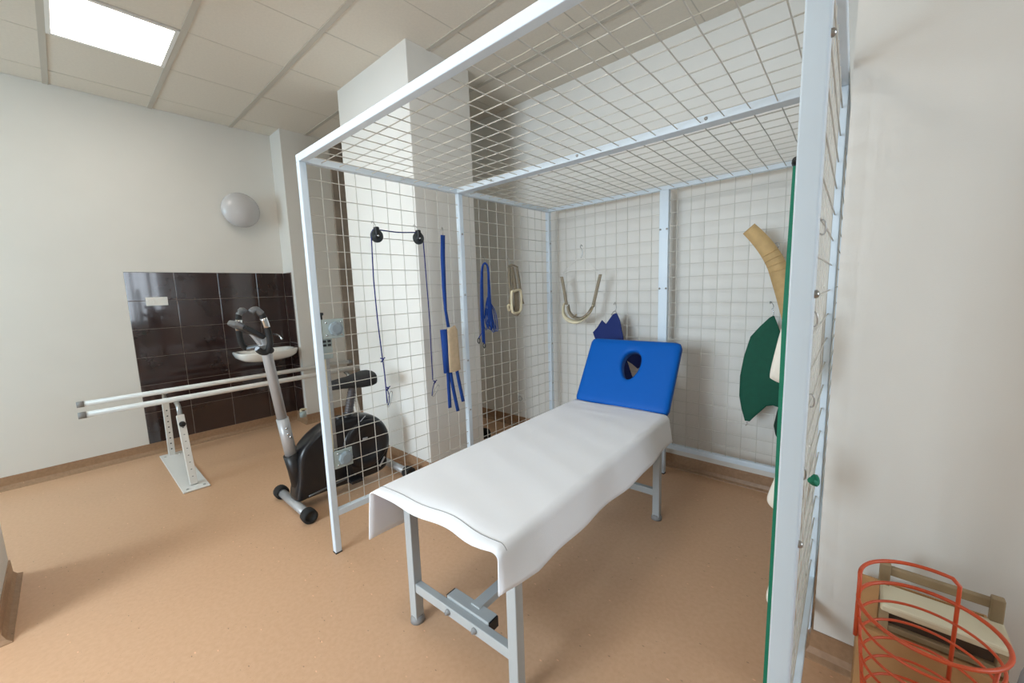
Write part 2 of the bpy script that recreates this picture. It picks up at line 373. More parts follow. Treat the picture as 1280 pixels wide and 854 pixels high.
# ------------------------------------------------------------------ exercise cage
H, T, W = 2.041, .034, 2.013
SK = -.026                                   # the right panel toes in a little towards the back
def rx(y): return W+SK*y
ZB = .205; HT = T/2
cage = thing('exercise_cage', 'white steel frame cage with wire mesh sides and roof around the couch', 'cage', (1, 1, 0))
posts = []
def post(x, y, wx=T, wy=T, z1=H-T):
    o = MB().box((x-wx/2, y-wy/2, 0.006), (x+wx/2, y+wy/2, z1)).build('post', 'frame', cage, bevel=.003)
    c = MB().box((x-wx/2-.0005, y-wy/2-.0005, 0), (x+wx/2+.0005, y+wy/2+.0005, .006)).build('foot_cap', 'rubber', o)
Y2 = 2.0
XM = 1.0
post(HT, HT); post(HT, 1.0); post(HT, Y2-HT); post(XM, Y2-HT, .062); post(rx(Y2)-HT, Y2-HT); post(rx(1)-HT, 1.0); post(W-HT, HT)
def beam(p, q, z, wd=T, ht=T):
    return MB().bar((p[0], p[1], z), (q[0], q[1], z), wd, ht).build('beam', 'frame', cage, bevel=.003)
zt = H-HT
beam((HT, 0), (HT, Y2), zt); beam((T, HT), (W-T, HT), zt); beam((T, 1.0), (rx(1)-T, 1.0), zt, .062); beam((T, Y2-HT), (rx(Y2)-T, Y2-HT), zt); beam((W-HT, 0), (rx(Y2)-HT, Y2), zt)
zb = ZB+HT
beam((HT, T), (HT, 1-HT), zb); beam((HT, 1+HT), (HT, Y2-T), zb); beam((T, Y2-HT), (XM-.031, Y2-HT), zb); beam((XM+.031, Y2-HT), (rx(Y2)-T, Y2-HT), zb)
beam((rx(0)-HT, T), (rx(1)-HT, 1-HT), zb); beam((rx(1)-HT, 1+HT), (rx(2)-HT, Y2-T), zb)
WR = .0022
def mesh_panel(P, u0, u1, nu, v0, v1, nv, name='wire_mesh'):
    # P(u, v, d): d is the small offset between the two wire layers
    mb = MB()
    for k in range(1, nu):
        u = u0+(u1-u0)*k/nu; jj = random.uniform(-.0015, .0015)
        pts = [P(u+jj+random.uniform(-.0012, .0012), v0+(v1-v0)*t/6, -WR) for t in range(7)]; mb.tube(pts, WR, 6, caps=False)
    for k in range(1, nv):
        v = v0+(v1-v0)*k/nv; jj = random.uniform(-.0015, .0015)
        pts = [P(u0+(u1-u0)*t/6, v+jj+random.uniform(-.0012, .0012), WR) for t in range(7)]; mb.tube(pts, WR, 6, caps=False)
    o = mb.build(name, 'wire', cage, weld=False); o['kind'] = 'stuff'; return o
e = .004
for (a, b) in ((HT, 1.0), (1.0, Y2-HT)):
    mesh_panel(lambda u, v, d: V((HT+d, u, v)), a, b, 11, zb, zt, 21)
    mesh_panel(lambda u, v, d: V((rx(u)-HT+d, u, v)), a, b, 11, zb, zt, 21)
for (a, b, n) in ((HT, XM, 11), (XM, rx(2)-HT, 11)):
    mesh_panel(lambda u, v, d: V((u, Y2-HT+d, v)), a, b, n, zb, zt, 21)
for (a, b) in ((HT, 1.0), (1.0, Y2-HT)):
    mesh_panel(lambda u, v, d: V((HT+(u)*(rx(v)-T), v, H-.024+d)), 0, 1, 22, a, b, 11)
# bolts joining the frame halves
def bolt(p, ax): MB().lathe(p, ax, [(.0, .007), (.005, .006), (.007, .003), (.007, 0)], 8).build('bolt', 'steel', cage)
for z in (.55, .9, 1.35, 1.75): bolt((T, 1.0, z), (1, 0, 0)); bolt((XM-.022, Y2-T, z), (0, -1, 0)); bolt((XM+.022, Y2-T, z), (0, -1, 0)); bolt((T, Y2-HT, z), (1, 0, 0)); bolt((W, HT, z), (1, 0, 0))
for x in (.35, .95, 1.55): bolt((x, 1-.031, zt), (0, -1, 0))
rebase(cage)

# ------------------------------------------------------------------ treatment couch
bed = thing('treatment_couch', 'blue padded treatment couch on grey steel legs with raised headrest', 'couch', (0, 0, 0))
BZ = .625; BA = math.atan(.07/1.53)
bed.location = (1.01, -.08, 0); bed.rotation_euler = (0, 0, BA)      # local x across, y along from the foot end
HW = .31
for sx in (-1, 1):
    for y in (.12, 1.45):
        x = sx*.27
        o = MB().box((x-.02, y-.02, .018), (x+.02, y+.02, BZ-.075)).build('leg', 'bedmetal', bed, bevel=.003)
        MB().lathe((x, y, 0), (0, 0, 1), [(.0, 0), (.03, 0), (.03, .012), (.024, .03), (.0, .03)], 16).build('foot', 'barcap', o)
    MB().bar((sx*.27, .12, BZ-.09), (sx*.27, 1.5, BZ-.09), .04, .04).build('side_rail', 'bedmetal', bed, bevel=.003)
for y in (.12, 1.45):
    MB().bar((-.25, y, .165), (.25, y, .165), .03, .04).build('crossbar', 'bedmetal', bed, bevel=.003)
    MB().bar((-.25, y, BZ-.09), (.25, y, BZ-.09), .04, .04).build('end_rail', 'bedmetal', bed, bevel=.003)
MB().bar((.04, .16, .185), (.04, 1.42, .185), .045, .03).build('centre_bar', 'bedmetal', bed, bevel=.003)
br = MB().box((-.09, .135, .150), (.13, .185, .195)).build('bracket', 'bedmetal', bed, bevel=.003)
for x in (-.095, .13): MB().box((x, .138, .152), (x+.006, .182, .193)).build('end_plug', 'black', br)
for x in (-.05, .09): MB().lathe((x, .105, .165), (0, -1, 0), [(.012, 0), (.012, .006), (.007, .006), (.007, .014), (0, .014)], 10).build('bolt_head', 'barcap', br)
# lying surface
mt = MB(); loops = []
for (ins, z) in ((.02, BZ-.07), (.004, BZ-.062), (0, BZ-.05), (0, BZ-.02), (.006, BZ-.006), (.025, BZ)):
    L = []; x, y0, y1, r = HW-ins, .06+ins, 1.50-ins, .03
    for cx, cy, a0 in ((x-r, y1-r, 0), (-x+r, y1-r, PI/2), (-x+r, y0+r, PI), (x-r, y0+r, 1.5*PI)):
        for k in range(5): a = a0+k*PI/8; L.append(V((cx+r*math.cos(a), cy+r*math.sin(a), z)))
    loops.append(L)
mt.loft(loops).build('lying_surface', 'blue', bed)
# headrest: rounded slab with a face hole
hl, hw, ht_ = .47, .305, .06
def rrect(hx, hy, r, th):
    # ray from (cx,cy) at angle th to the rounded rectangle
    c, s_ = math.cos(th), math.sin(th); best = min(hx/abs(c) if abs(c) > 1e-6 else 9, hy/abs(s_) if abs(s_) > 1e-6 else 9)
    x, y = c*best, s_*best
    ax, ay = abs(x)-(hx-r), abs(y)-(hy-r)
    if ax > 0 and ay > 0:
        # march inwards onto the corner arc
        lo, hi = 0, best
        for _ in range(30):
            m = (lo+hi)/2; px, py = abs(c*m)-(hx-r), abs(s_*m)-(hy-r)
            if px > 0 and py > 0 and px*px+py*py > r*r: hi = m
            else: lo = m
        x, y = c*lo, s_*lo
    return x, y
N = 96; hcy = .055
def outer(th, ins): x, y = rrect(hw-ins, hl/2-ins, .03, th); return x, y
def holep(th, gr):
    # egg-shaped hole, narrower below
    a, b = .062+gr, .10+gr; x, y = a*math.cos(th), b*math.sin(th); x *= 1+.18*y/.088; return x+.02, y+hcy
prof = []
for (f, z) in (('h', (0, -.5)), ('h', (0, .32)), ('h', (.006, .43)), ('h', (.016, .488)), ('h', (.03, .5)), ('m', (.5, .51)), ('o', (.045, .5)), ('o', (.022, .46)), ('o', (.008, .36)), ('o', (0, .2)), ('o', (0, -.3)), ('o', (.008, -.46)), ('o', (.02, -.5)), ('h', (.01, -.5))):
    prof.append((f, z))
loops = []
ca = math.radians(57)
def hp(x, y, z):   # slab coords (across, along, out of the face) to couch coords
    s_ = y+hl/2; o = V((0, 1.505, BZ-.005)); al = V((0, math.cos(ca), math.sin(ca))); nn = V((0, -math.sin(ca), math.cos(ca)))
    return o+V((x, 0, 0))+al*s_+nn*(z-.01)
for f, (q, z) in prof:
    L = []
    for k in range(N):
        th = 2*PI*k/N
        if f == 'h': x, y = holep(th, q)
        elif f == 'o': x, y = outer(th, q)
        else:
            x0, y0 = holep(th, .03); x1, y1 = outer(th, .045); x, y = (x0+x1)/2, (y0+y1)/2
        L.append(hp(x, y, z*ht_))
    loops.append(L)
MB().loft(loops, closed=True).build('headrest', 'blue', bed)
for sx in (-.2, .2):
    MB().bar((sx, 1.47, BZ-.09), (sx, 1.51+.3*math.cos(ca)+.02, BZ-.04+.3*math.sin(ca)), .02, .02).build('headrest_arm', 'bedmetal', bed)

# white sheet over the couch
def sheet():
    rows = []; L = 1.50; nv, r = 60, .03; hw_ = HW+.012
    for i in range(nv+1):
        t = i/nv; row = []
        wob = .005*math.sin(t*9+.5)+.002*math.sin(t*23)
        dr = .105+.012*math.sin(t*6-1.2)+.03*t+wob; 
        if t < .08: dr += (.08-t)*.15
        dl = .19+.01*math.sin(t*7)
        segs = [('l', k/8) for k in range(8, 0, -1)]+[('cl', k/5) for k in range(5, 0, -1)]+[('t', k/16) for k in range(0, 17)]+[('cr', k/5) for k in range(1, 6)]+[('r', k/8) for k in range(1, 9)]
        for s_, q in segs:
            if s_ == 't': x, z = -hw_+r+(2*hw_-2*r)*q, BZ+.006
            elif s_ in ('cl', 'cr'):
                a = q*PI/2; x = hw_-r+r*math.sin(a); z = BZ+.006-r+r*math.cos(a); x = -x if s_ == 'cl' else x
            else:
                d = (dl if s_ == 'l' else dr)*q; rip = .004*q*math.sin(t*26+(1 if s_ == 'l' else 0))+.007*q*math.sin(t*11+.6)
                x = hw_+.022*q+rip-(.03*q*(1-t/.1) if s_ == 'r' and t < .1 else 0); z = BZ+.006-r-d; x = -x if s_ == 'l' else x
            y = t*L-.005+.012*math.sin(x*9+1.2)*(1-t)**6+.007*math.sin(x*23)*(1-t)**8
            if t < .06:
                k = (.06-t)/.06; z -= .030*k*k*math.sin(max(0, min(1, (x+hw_)/(2*hw_)))*PI)**.6*1.0
            if t > .985: y += .012*math.sin(x*14+.6)-.008*abs(x)
            if s_ == 't':
                z += .0018*math.sin(x*14+t*20)*math.sin(t*31)+.0035*math.exp(-((t-.88)/.012)**2)*math.exp(-((x+.05)/.12)**2)
            row.append(V((x, y, z)))
        rows.append(row)
    return rows
rows = sheet(); sh = MB().grid(rows).build('sheet', 'sheet', solid=.004)
sh.location = bed.location; sh.rotation_euler = bed.rotation_euler
hem = [rows[2][k].lerp(rows[1][k], .4)+V((0, 0, .003)) for k in range(8, 34)]
MB().tube(hem, .0012, 5).build('hem_stitching', 'barcap', sh)
tag(sh, 'white cotton sheet draped over the flat part of the couch', 'sheet')

# ------------------------------------------------------------------ parallel bars
pb = thing('parallel_bars', 'white parallel walking bars standing along the left wall', 'parallel bars', (-2.0, .2, 0))
bars = ((-2.36, .612), (-1.87, .620))
for x, z in bars:
    o = MB().tube([(x, -.80, z), (x, 1.30, z)], .021, 16).build('handrail', 'barwhite', pb)
    for y0, y1 in ((-.835, -.795), (1.295, 1.335)): MB().tube([(x, y0, z), (x, y1, z)], .023, 16).build('end_cap', 'barcap', o)
for yb in (-.32, 1.02):
    MB().box((-2.54 if yb < 0 else -2.38, yb-.08, .002), (-1.49, yb+.08, .012)).build('base_plate', 'barwhite', pb, bevel=.003)
    for (x0, x1, zt_, xb_) in ((-2.49, -2.44, .52, -2.36), (-1.60, -1.78, .51, -1.87)):
        if yb > 0 and x0 < -2.3: x0, x1 = -2.36, -2.36
        p = MB().bar((x0, yb, .012), (x1, yb, zt_), .045, .045, (0, 1, 0)).build('upright', 'barwhite', pb, bevel=.003)
        for k in range(8):
            t = .12+.10*k; c = V((x0, yb, .012)).lerp(V((x1, yb, zt_)), t)
            MB().lathe((c.x+.0228, yb, c.z), (1, 0, 0), [(0, .0008), (.006, .0006), (.006, -.001)], 8).build('adjusting_hole', 'hole', p)
        MB().tube(catmull([(x1, yb, zt_), (x1-.01 if x0 > -2 else x1, yb, zt_+.05), ((x1+xb_)/2, yb, zt_+.075), (xb_, yb, bars[0][1]-.015)], 5), .016, 10).build('bracket', 'steel', pb)
        k = MB().lathe((x1+.028, yb, zt_-.06), (1, 0, 0), [(.008, 0), (.008, .012), (.02, .014), (.02, .034), (0, .036)], 14)
        if x0 > -2: k.build('clamp_knob', 'rubber', pb)
    for x in (-2.46, -1.53) if yb < 0 else (-1.53,):
        for dy in (-.05, .05): MB().lathe((x, yb+dy, .012), (0, 0, 1), [(.008, 0), (.008, .004), (0, .005)], 8).build('screw', 'steel', pb)
rebase(pb)

# ------------------------------------------------------------------ washbasin, socket, globe lamp, valve
wb = thing('washbasin', 'small white wall washbasin in the corner of the brown tiles', 'washbasin', (XL+.01, .53, .72))
loops = []
for (sc, z, inn) in ((.50, .74, 0), (.80, .76, 0), (.95, .79, 0), (1, .835, 0), (.985, .845, 0), (.86, .845, 1), (.80, .82, 1), (.5, .755, 1), (.1, .745, 1)):
    L = []
    for k in range(40):
        a = 2*PI*k/40; cy, cx = .52, XL+.19
        dx = math.cos(a); dy = math.sin(a)
        px = .18*abs(dx)**.6*(1 if dx > 0 else -1); py = .275*abs(dy)**.5*(1 if dy > 0 else -1)
        if dx < 0: px = -.18*abs(dx)**.3
        L.append(V((cx+px*(sc if not inn else sc*.92)+(.0 if not inn else .02), cy+py*sc, z)))
    loops.append(L)
MB().loft(loops).build('basin', 'porcelain', wb)
tp = MB().tube(catmull([(XL+.05, .60, .845), (XL+.05, .60, .97), (XL+.07, .60, 1.0), (XL+.2, .64, .985), (XL+.25, .655, .945)], 5), .010, 10).build('tap', 'chrome', wb)
MB().tube([(XL+.05, .60, .99), (XL+.09, .58, 1.03)], .006, 8).build('tap_lever', 'chrome', tp)
rebase(wb)
so = thing('wall_socket', 'white double power socket plate on the brown tiles', 'socket', (XL+.01, -.25, 1.37))
MB().box((XL+.01, -.325, 1.335), (XL+.02, -.175, 1.41)).build('plate', 'white', so, bevel=.003)
for y in (-.287, -.213): MB().lathe((XL+.02, y, 1.372), (1, 0, 0), [(.024, 0), (.024, .0015), (.019, .0015), (.019, -.002), (0, -.002)], 16).build('outlet', 'white', so)
rebase(so)
gl = thing('globe_lamp', 'round frosted globe wall lamp, unlit, above the brown tiles', 'lamp', (XL, .46, 2.235))
MB().lathe((XL, .46, 2.235), (1, 0, 0), [(.10, 0), (.10, .025), (.09, .03)], 28).build('base', 'white', gl)
MB().lathe((XL+.02, .46, 2.235), (1, 0, 0), [(.095, 0)]+[(.165*math.sin(a), .075-.085*math.cos(a)) for a in [PI*(.2+.8*k/16) for k in range(17)]], 32).build('glass_globe', 'globe', gl)
rebase(gl)
vl = thing('pipe_valve', 'small white pipe valve low on the wall beside the brown tiles', 'valve', (-2.36, PIL, .15))
MB().tube(catmull([(-2.43, PIL, .16), (-2.43, PIL-.05, .165), (-2.40, PIL-.07, .16), (-2.36, PIL-.07, .15)], 4), .011, 10).build('pipe', 'cream', vl)
MB().lathe((-2.345, PIL-.07, .10), (0, 0, 1), [(0, 0), (.03, .005), (.034, .04), (.028, .06), (0, .065)], 16).build('valve_cap', 'paleteal', vl)
rebase(vl)
bs = onY(651, 498, YB)
s2 = thing('wall_socket', 'small grey socket low on the back wall behind the cage mesh', 'socket', (bs.x, YB, bs.z))
MB().box((bs.x-.04, YB-.008, bs.z-.04), (bs.x+.04, YB, bs.z+.04)).build('plate', 'white', s2, bevel=.003)
MB().lathe((bs.x, YB-.008, bs.z), (0, -1, 0), [(.026, 0), (.026, .003), (.020, .003), (.02, -.001), (0, -.001)], 16).build('outlet', 'barcap', s2); rebase(s2)

# ------------------------------------------------------------------ exercise bike (rider faces -y)
XB = -.63
bk = thing('exercise_bike', 'black and silver upright exercise bike beside the cage', 'exercise bike', (XB, .38, 0))
def stab(y, half):
    o = MB().tube([(XB-half, y, .045), (XB+half, y, .045)], .027, 14).build('stabiliser', 'silver', bk)
    for s_ in (-1, 1):
        MB().lathe((XB+s_*(half-.035), y, .045), (s_, 0, 0), [(.03, 0), (.043, .004), (.045, .03), (.043, .06), (.026, .064), (.026, .062), (0, .062)], 18).build('end_cap', 'rubber', o)
stab(.035, .235); stab(.76, .215)
# body shell: side outline in y,z, rounded across x
out = catmull([(XB, y, z) for y, z in ((.03, .075), (.05, .20), (.065, .33), (.10, .41), (.19, .485), (.29, .525), (.40, .525), (.50, .525), (.585, .505), (.665, .44), (.71, .345), (.712, .25), (.685, .16), (.675, .09), (.60, .06), (.45, .06), (.25, .065), (.10, .065))], 4, True)
cc = V((XB, .38, .28)); loops = []
for dx, sc in ((-.075, .90), (-.07, .95), (-.055, .985), (-.03, 1), (.03, 1), (.055, .985), (.07, .95), (.075, .90)):
    loops.append([V((XB+dx, cc.y+(p.y-cc.y)*sc, cc.z+(p.z-cc.z)*sc)) for p in out])
MB().loft(loops).build('body_shell', 'shell', bk)
for s_ in (-1, 1):
    d = MB().lathe((XB+s_*.07, .52, .315), (s_, 0, 0), [(.175, 0), (.175, .012), (.165, .02), (.12, .024), (.115, .018), (.02, .018), (0, .018)], 40).build('flywheel_cover', 'shell', bk)
    cr = MB().bar((XB+s_*.11, .36, .27), (XB+s_*.115, .36+s_*.02, .27-s_*.15), .014, .028, (0, 1, 0)).build('crank', 'black', bk, bevel=.003)
    MB().lathe((XB+s_*.07, .36, .27), (s_, 0, 0), [(.05, 0), (.045, .02), (.02, .03), (.02, .05), (0, .05)], 18).build('crank_boss', 'black', bk)
    MB().box((XB+s_*.155-.04, .36+s_*.02-.045, .27-s_*.15-.012), (XB+s_*.155+.04, .36+s_*.02+.045, .27-s_*.15+.012)).build('pedal', 'black', cr, bevel=.006)
l1 = onX(457, 548, XB+.1)
MB().box((XB+.092, l1.y-.018, l1.z-.008), (XB+.0955, l1.y+.018, l1.z+.004)).build('badge', 'silver', bk)
l2 = [onX(450, 588, XB+.082), onX(469, 572, XB+.082)]
MB().bar((XB+.088, .60, .115), (XB+.088, .645, .175), .012, .004, (1, 0, 0)).build('badge', 'silver', bk)
MB().tube(catmull([(XB+.079, .44, .44), (XB+.079, .49, .49), (XB+.07, .53, .515)], 4), .003, 6).build('trim_line', 'silver', bk)
MB().tube(catmull([(XB+.078, .10, .09), (XB+.079, .25, .105), (XB+.079, .42, .12)], 4), .006, 6).build('trim_line', 'darksilver', bk)
MB().tube([(XB, .085, .17), (XB, .062, .28), (XB, .042, .375)], [.055, .046, .043], 16).build('mast_sleeve', 'black', bk)
m1 = MB().tube([(XB, .048, .36), (XB, .018, .62)], .035, 18).build('mast', 'silver', bk)
MB().tube([(XB, .018, .615), (XB, -.03, 1.06), (XB, -.045, 1.13)], .029, 18).build('mast_tube', 'silver', bk)
for dy, dz in ((.0, .52), (-.005, .56), (.012, .50)): MB().lathe((XB+.036, .03+dy, dz), (1, 0, 0), [(.007, 0), (.007, .004), (0, .005)], 8).build('mast_screw', 'chrome', m1)
# handlebar loops
def loop3(pts, x): return [onX(a, b, x) for a, b in pts]
xn, xf = -.52, -.79
near = loop3([(313.3, 390.5), (319.8, 387), (326.8, 392.5), (331.7, 405), (336, 418), (337.5, 430), (334, 439.5), (328, 440.5), (322, 437)], xn)
far = loop3([(306, 390.5), (302, 388), (298.6, 394), (298.3, 408), (299.8, 422), (303.5, 432), (309, 436)], xf)
for P in (near, far):
    n = len(P); hb = MB().tube(catmull(P, 5), .017, 12).build('handlebar', 'rubber', bk)
    MB().tube(catmull(P[0:3], 4), .0185, 12).build('hand_grip', 'darksilver', hb)
    c = catmull(P[2:5], 6); MB().tube([p+V((.002, 0, .001)) for p in c[3:9]], .0192, 12).build('pulse_sensor', 'chrome', hb)
MB().tube(catmull([near[-1], V((XB+.03, -.03, 1.08)), V((XB-.05, -.03, 1.08)), far[-1]], 5), .016, 12).build('handlebar_stem', 'darksilver', bk)
MB().tube([(XB-.03, -.02, 1.06), (XB+.05, -.02, 1.06)], .02, 10).build('stem_clamp', 'black', bk)
a0, a1 = onX(289, 403, XB), onX(326, 421, XB)
nrm = V((0, 1, 0)).cross(V((1, 0, 0))); d = (a1-a0)
cs = MB().bar(a0+d*.28, a1, .17, .03).build('console', 'black', bk, bevel=.008)
MB().bar(a0, a0+d*.32, .16, .034).build('console_nose', 'darksilver', cs, bevel=.012)
MB().bar((XB, -.05, 1.10), (a0+d*.7), .05, .03).build('console_neck', 'silver', bk, bevel=.004)
# seat
loops = []
for t, hwid, top, th in ((0, .02, .775, .04), (.05, .042, .792, .06), (.25, .052, .800, .07), (.45, .072, .803, .08), (.65, .105, .812, .095), (.85, .120, .822, .105), (.95, .105, .822, .10), (1, .07, .812, .07)):
    y = .325+t*.315; L = []
    for k in range(18):
        a = 2*PI*k/18; c_, s_ = math.cos(a), math.sin(a)
        L.append(V((XB+hwid*abs(c_)**.7*(1 if c_ > 0 else -1), y, top-th/2+th/2*abs(s_)**.7*(1 if s_ > 0 else -1))))
    loops.append(L)
MB().loft(loops).build('seat', 'rubber', bk)
sp0, sp1 = V((XB, .495, .745)), V((XB, .43, .50)); pp = [sp0.lerp(sp1, k/28) for k in range(29)]
MB().tube(pp, [.027+.0028*(k % 2) for k in range(29)], 14, smooth=False).build('seat_post', 'darksteel', bk)
MB().tube([(XB, .44, .545), (XB, .425, .49)], .036, 16).build('seat_collar', 'black', bk)
MB().lathe((XB, .40, .525), (0, -1, 0), [(.01, 0), (.01, .02), (.024, .022), (.024, .045), (0, .047)], 12).build('adjusting_knob', 'black', bk)
rebase(bk)

# ------------------------------------------------------------------ clamp rail with two knob plates on the cage corner
rl = thing('clamp_rail', 'pale teal knob plates on a steel rail fixed to the cage corner', 'bracket', (.02, .06, .4))
def plate(y0, y1, z0, z1):
    p = MB().box((.026, y0, z0), (.032, y1, z1)).build('plate', 'paleteal', rl, bevel=.006)
    yc, zc = y0+(y1-y0)*.58, (z0+z1)/2
    MB().lathe((.032, yc, zc), (1, 0, 0), [(.036, 0), (.038, .004), (.036, .018), (.024, .022), (0, .022)], 8, smooth=False).build('knob', 'tealknob', p)
    for yy in (y0+.022, y1-.016):
        for zz in (z0+.018, z1-.018): MB().lathe((.032, yy, zz), (1, 0, 0), [(.005, 0), (.005, .003), (0, .004)], 8).build('rivet', 'chrome', p)
plate(.036, .150, 1.155, 1.255); plate(.036, .138, .462, .560)
MB().box((-.03, .044, .53), (-.012, .060, 1.20)).build('rail', 'cream', rl, bevel=.002)
MB().box((-.035, .060, .53), (-.020, .082, 1.20)).build('rail_channel', 'steel', rl, bevel=.002)
sl = MB().box((-.012, .036, 1.05), (.008, .092, 1.16)).build('slider', 'paleteal', rl, bevel=.003)
for yy in (.044, .068):
    for zz in (1.115, 1.135): MB().box((.008, yy, zz), (.011, yy+.016, zz+.012)).build('slot', 'black', sl)
MB().lathe((.02, .040, 1.275), (0, 0, 1), [(.008, -.02), (.008, 0), (.014, .002), (.014, .014), (0, .016)], 10).build('lock_pin', 'black', rl)
rebase(rl)

# ------------------------------------------------------------------ things hung on the left mesh panel
LX = T+.012
def LP(px, py, x=LX): return onX(px, py, x)
pu = thing('pulley_set', 'navy cord running over two black pulleys on the cage mesh', 'pulley', tuple(LP(497, 400)))
cent = []
for (px, py, hx, hy) in ((471, 295, 463, 281), (523, 298, 527, 284)):
    c = LP(px, py); cent.append(c)
    wheel = MB().lathe((c.x-.009, c.y, c.z), (1, 0, 0), [(0, 0), (.034, 0), (.036, .004), (.028, .009), (.036, .014), (.034, .018), (0, .018)], 28).build('pulley', 'pulley', pu)
    MB().lathe((c.x+.009, c.y, c.z), (1, 0, 0), [(.017, 0), (.015, .006), (0, .006)], 16).build('axle_cover', 'black', wheel)
    MB().lathe((c.x+.015, c.y, c.z), (1, 0, 0), [(.006, 0), (.005, .003), (0, .003)], 10).build('axle', 'chrome', wheel)
    MB().bar((c.x+.004, c.y, c.z), (c.x+.004, c.y-.004, c.z+.048), .03, .024, (0, 1, 0)).build('pulley_block', 'black', wheel, bevel=.006)
    h = MB(); t = LP(hx, hy, .018); h.tube(catmull([(c.x, c.y, c.z+.045), (c.x-.004, c.y-.003, c.z+.06), (.026, c.y-.004, c.z+.075), (.012, c.y-.004, c.z+.082), (.006, c.y-.004, c.z+.07)], 4), .0018, 6); h.build('hook', 'steel', wheel)
c1, c2 = cent; R = .033
rp = [LP(484, 504, LX), LP(481, 470, LX), LP(477, 440), LP(472, 400), LP(467, 350)]
rope = catmull(rp, 6)+catmull([c1+V((0, -R, -.01)), c1+V((0, -R*.75, R*.7)), c1+V((0, 0, R)), (c1+c2)/2+V((0, 0, R-.006)), c2+V((0, 0, R)), c2+V((0, R*.75, R*.7)), c2+V((0, R, -.01)), LP(533, 350), LP(537, 400), LP(539, 440), LP(541, 475)], 6)
MB().tube(rope, .0034, 8).build('cord', 'rope', pu)
def knot(p, r=.009): 
    k = MB(); pts = [p+V((.004*math.sin(3*a), r*math.cos(2*a), r*1.2*math.sin(a))) for a in [2*PI*i/20 for i in range(20)]]; k.tube(pts, .0036, 7, closed=True); k.tube([p, p+V((.002, .012, .008)), p+V((.004, .018, .012))], .003, 6)
    return k.build('knot', 'rope', pu)
knot(LP(477.5, 450)); knot(LP(484, 486)); knot(LP(543, 478))
def carabiner(p, q):
    p, q = V(p), V(q); d = (q-p); s_ = V((0, d.z, -d.y)).normalized()*.011
    MB().tube(catmull([p+s_*.6, p-s_*.6, p+d*.35-s_, p+d*.85-s_*.7, q, p+d*.85+s_*.7, p+d*.35+s_], 4, True), .0022, 7, closed=True).build('carabiner', 'steel', pu)
carabiner(LP(489, 490), LP(485, 509)); carabiner(LP(548, 482), LP(541, 496))
MB().tube(catmull([LP(484, 486), LP(487, 498), LP(485, 507)], 4), .003, 6).build('cord_loop', 'rope', pu)
MB().tube(catmull([LP(543, 478), LP(541, 486), LP(540, 495)], 4), .003, 6).build('cord_loop', 'rope', pu)
rebase(pu)

st = thing('padded_strap', 'blue strap with a beige pad and loose tails by the cage post', 'strap', tuple(LP(560, 450)))
wy = V((0, .026, 0))
b = MB(); ribbon(b, [LP(553.5, 294), LP(553.5, 320), LP(555, 360), LP(557, 388), LP(560.5, 409)], [V((0, .03, 0)), V((0, .03, 0)), V((0, .028, 0)), V((0, .018, 0)), V((0, .02, 0))], .008); b.build('strap', 'bluestrap', st)
h = MB().tube(catmull([LP(553.5, 296), LP(553.5, 288, .04), LP(552.5, 284, .016), LP(552, 288, .005)], 4), .0022, 6); h.build('hook', 'steel', st)
pd = [LP(559, 411.5, LX+.012), LP(563, 410, LX+.012), LP(568.5, 406.5, LX+.012), LP(571.5, 412, LX+.012), LP(573, 430, LX+.012), LP(574.5, 450, LX+.012), LP(575.8, 462, LX+.012), LP(570, 464.5, LX+.012), LP(562, 466, LX+.012), LP(561, 448, LX+.012), LP(560, 428, LX+.012)]
pillow(pd, (1, 0, 0), .018).build('pad', 'beige', st)
b = MB(); ribbon(b, [LP(555.5, 412), LP(558, 440), LP(560, 466)], [V((0, .06, 0))]*3, .014); b.build('blue_backing', 'bluestrap', st)
for pts in (((560, 465), (561, 485), (562.5, 510)), ((563, 465), (567, 488), (572.5, 514)), ((571, 463), (575, 483), (579, 502))):
    b = MB(); ribbon(b, catmull([LP(*p) for p in pts], 4), V((0, .026, 0)), .004); b.build('tail', 'bluestrap', st)
rebase(st)

bc = thing('cord_bundle', 'bundle of bright blue cords looped over a hook on the mesh', 'cord', tuple(LP(607, 380)))
for k in range(11):
    o1, o2 = random.uniform(-2, 2), random.uniform(-2, 2); dx = LX+random.uniform(-.006, .01)
    MB().tube(catmull([LP(604.5+o1*.8, 425+random.uniform(-8, 5), dx), LP(602.5+o1, 390, dx), LP(602+o1*.7, 350, dx), LP(603+o1*.4, 334, dx), LP(606.2, 329+random.uniform(-.5, 1), dx), LP(609.8+o2*.4, 335, dx), LP(611+o2*.6, 355, dx), LP(612+o2*1.2, 385, dx), LP(614+o2*2, 405+random.uniform(-4, 8), dx)], 5), .0042, 7).build('cord', 'bluecord', bc)
for k in range(7):
    a, c = 606+k*2.2, 392+random.uniform(-4, 4); dx = LX+random.uniform(-.006, .012); e_ = random.uniform(406, 416)
    MB().tube(catmull([LP(609, 372, dx), LP(a, c, dx), LP(a+3, e_, dx), LP(a+1, e_+2, dx), LP(a-1.5, e_-6, dx), LP(608, 385, dx)], 4), .0032, 6).build('cord_end', 'bluecord', bc)
for (px, py) in ((598.5, 426), (605.5, 432)):
    c = LP(px, py); MB().tube([c+V((0, .010*math.cos(a), .018*math.sin(a))) for a in [2*PI*i/14 for i in range(14)]], .0035, 7, closed=True).build('clip', 'black', bc)
    MB().tube([LP(603.5, 414), c+V((0, 0, .018))], .003, 6).build('clip_cord', 'bluecord', bc)
MB().tube(catmull([LP(606, 330), LP(606, 325, .04), LP(605, 321, .016), LP(604.3, 324, .005)], 4), .0022, 6).build('hook', 'steel', bc)
rebase(bc)

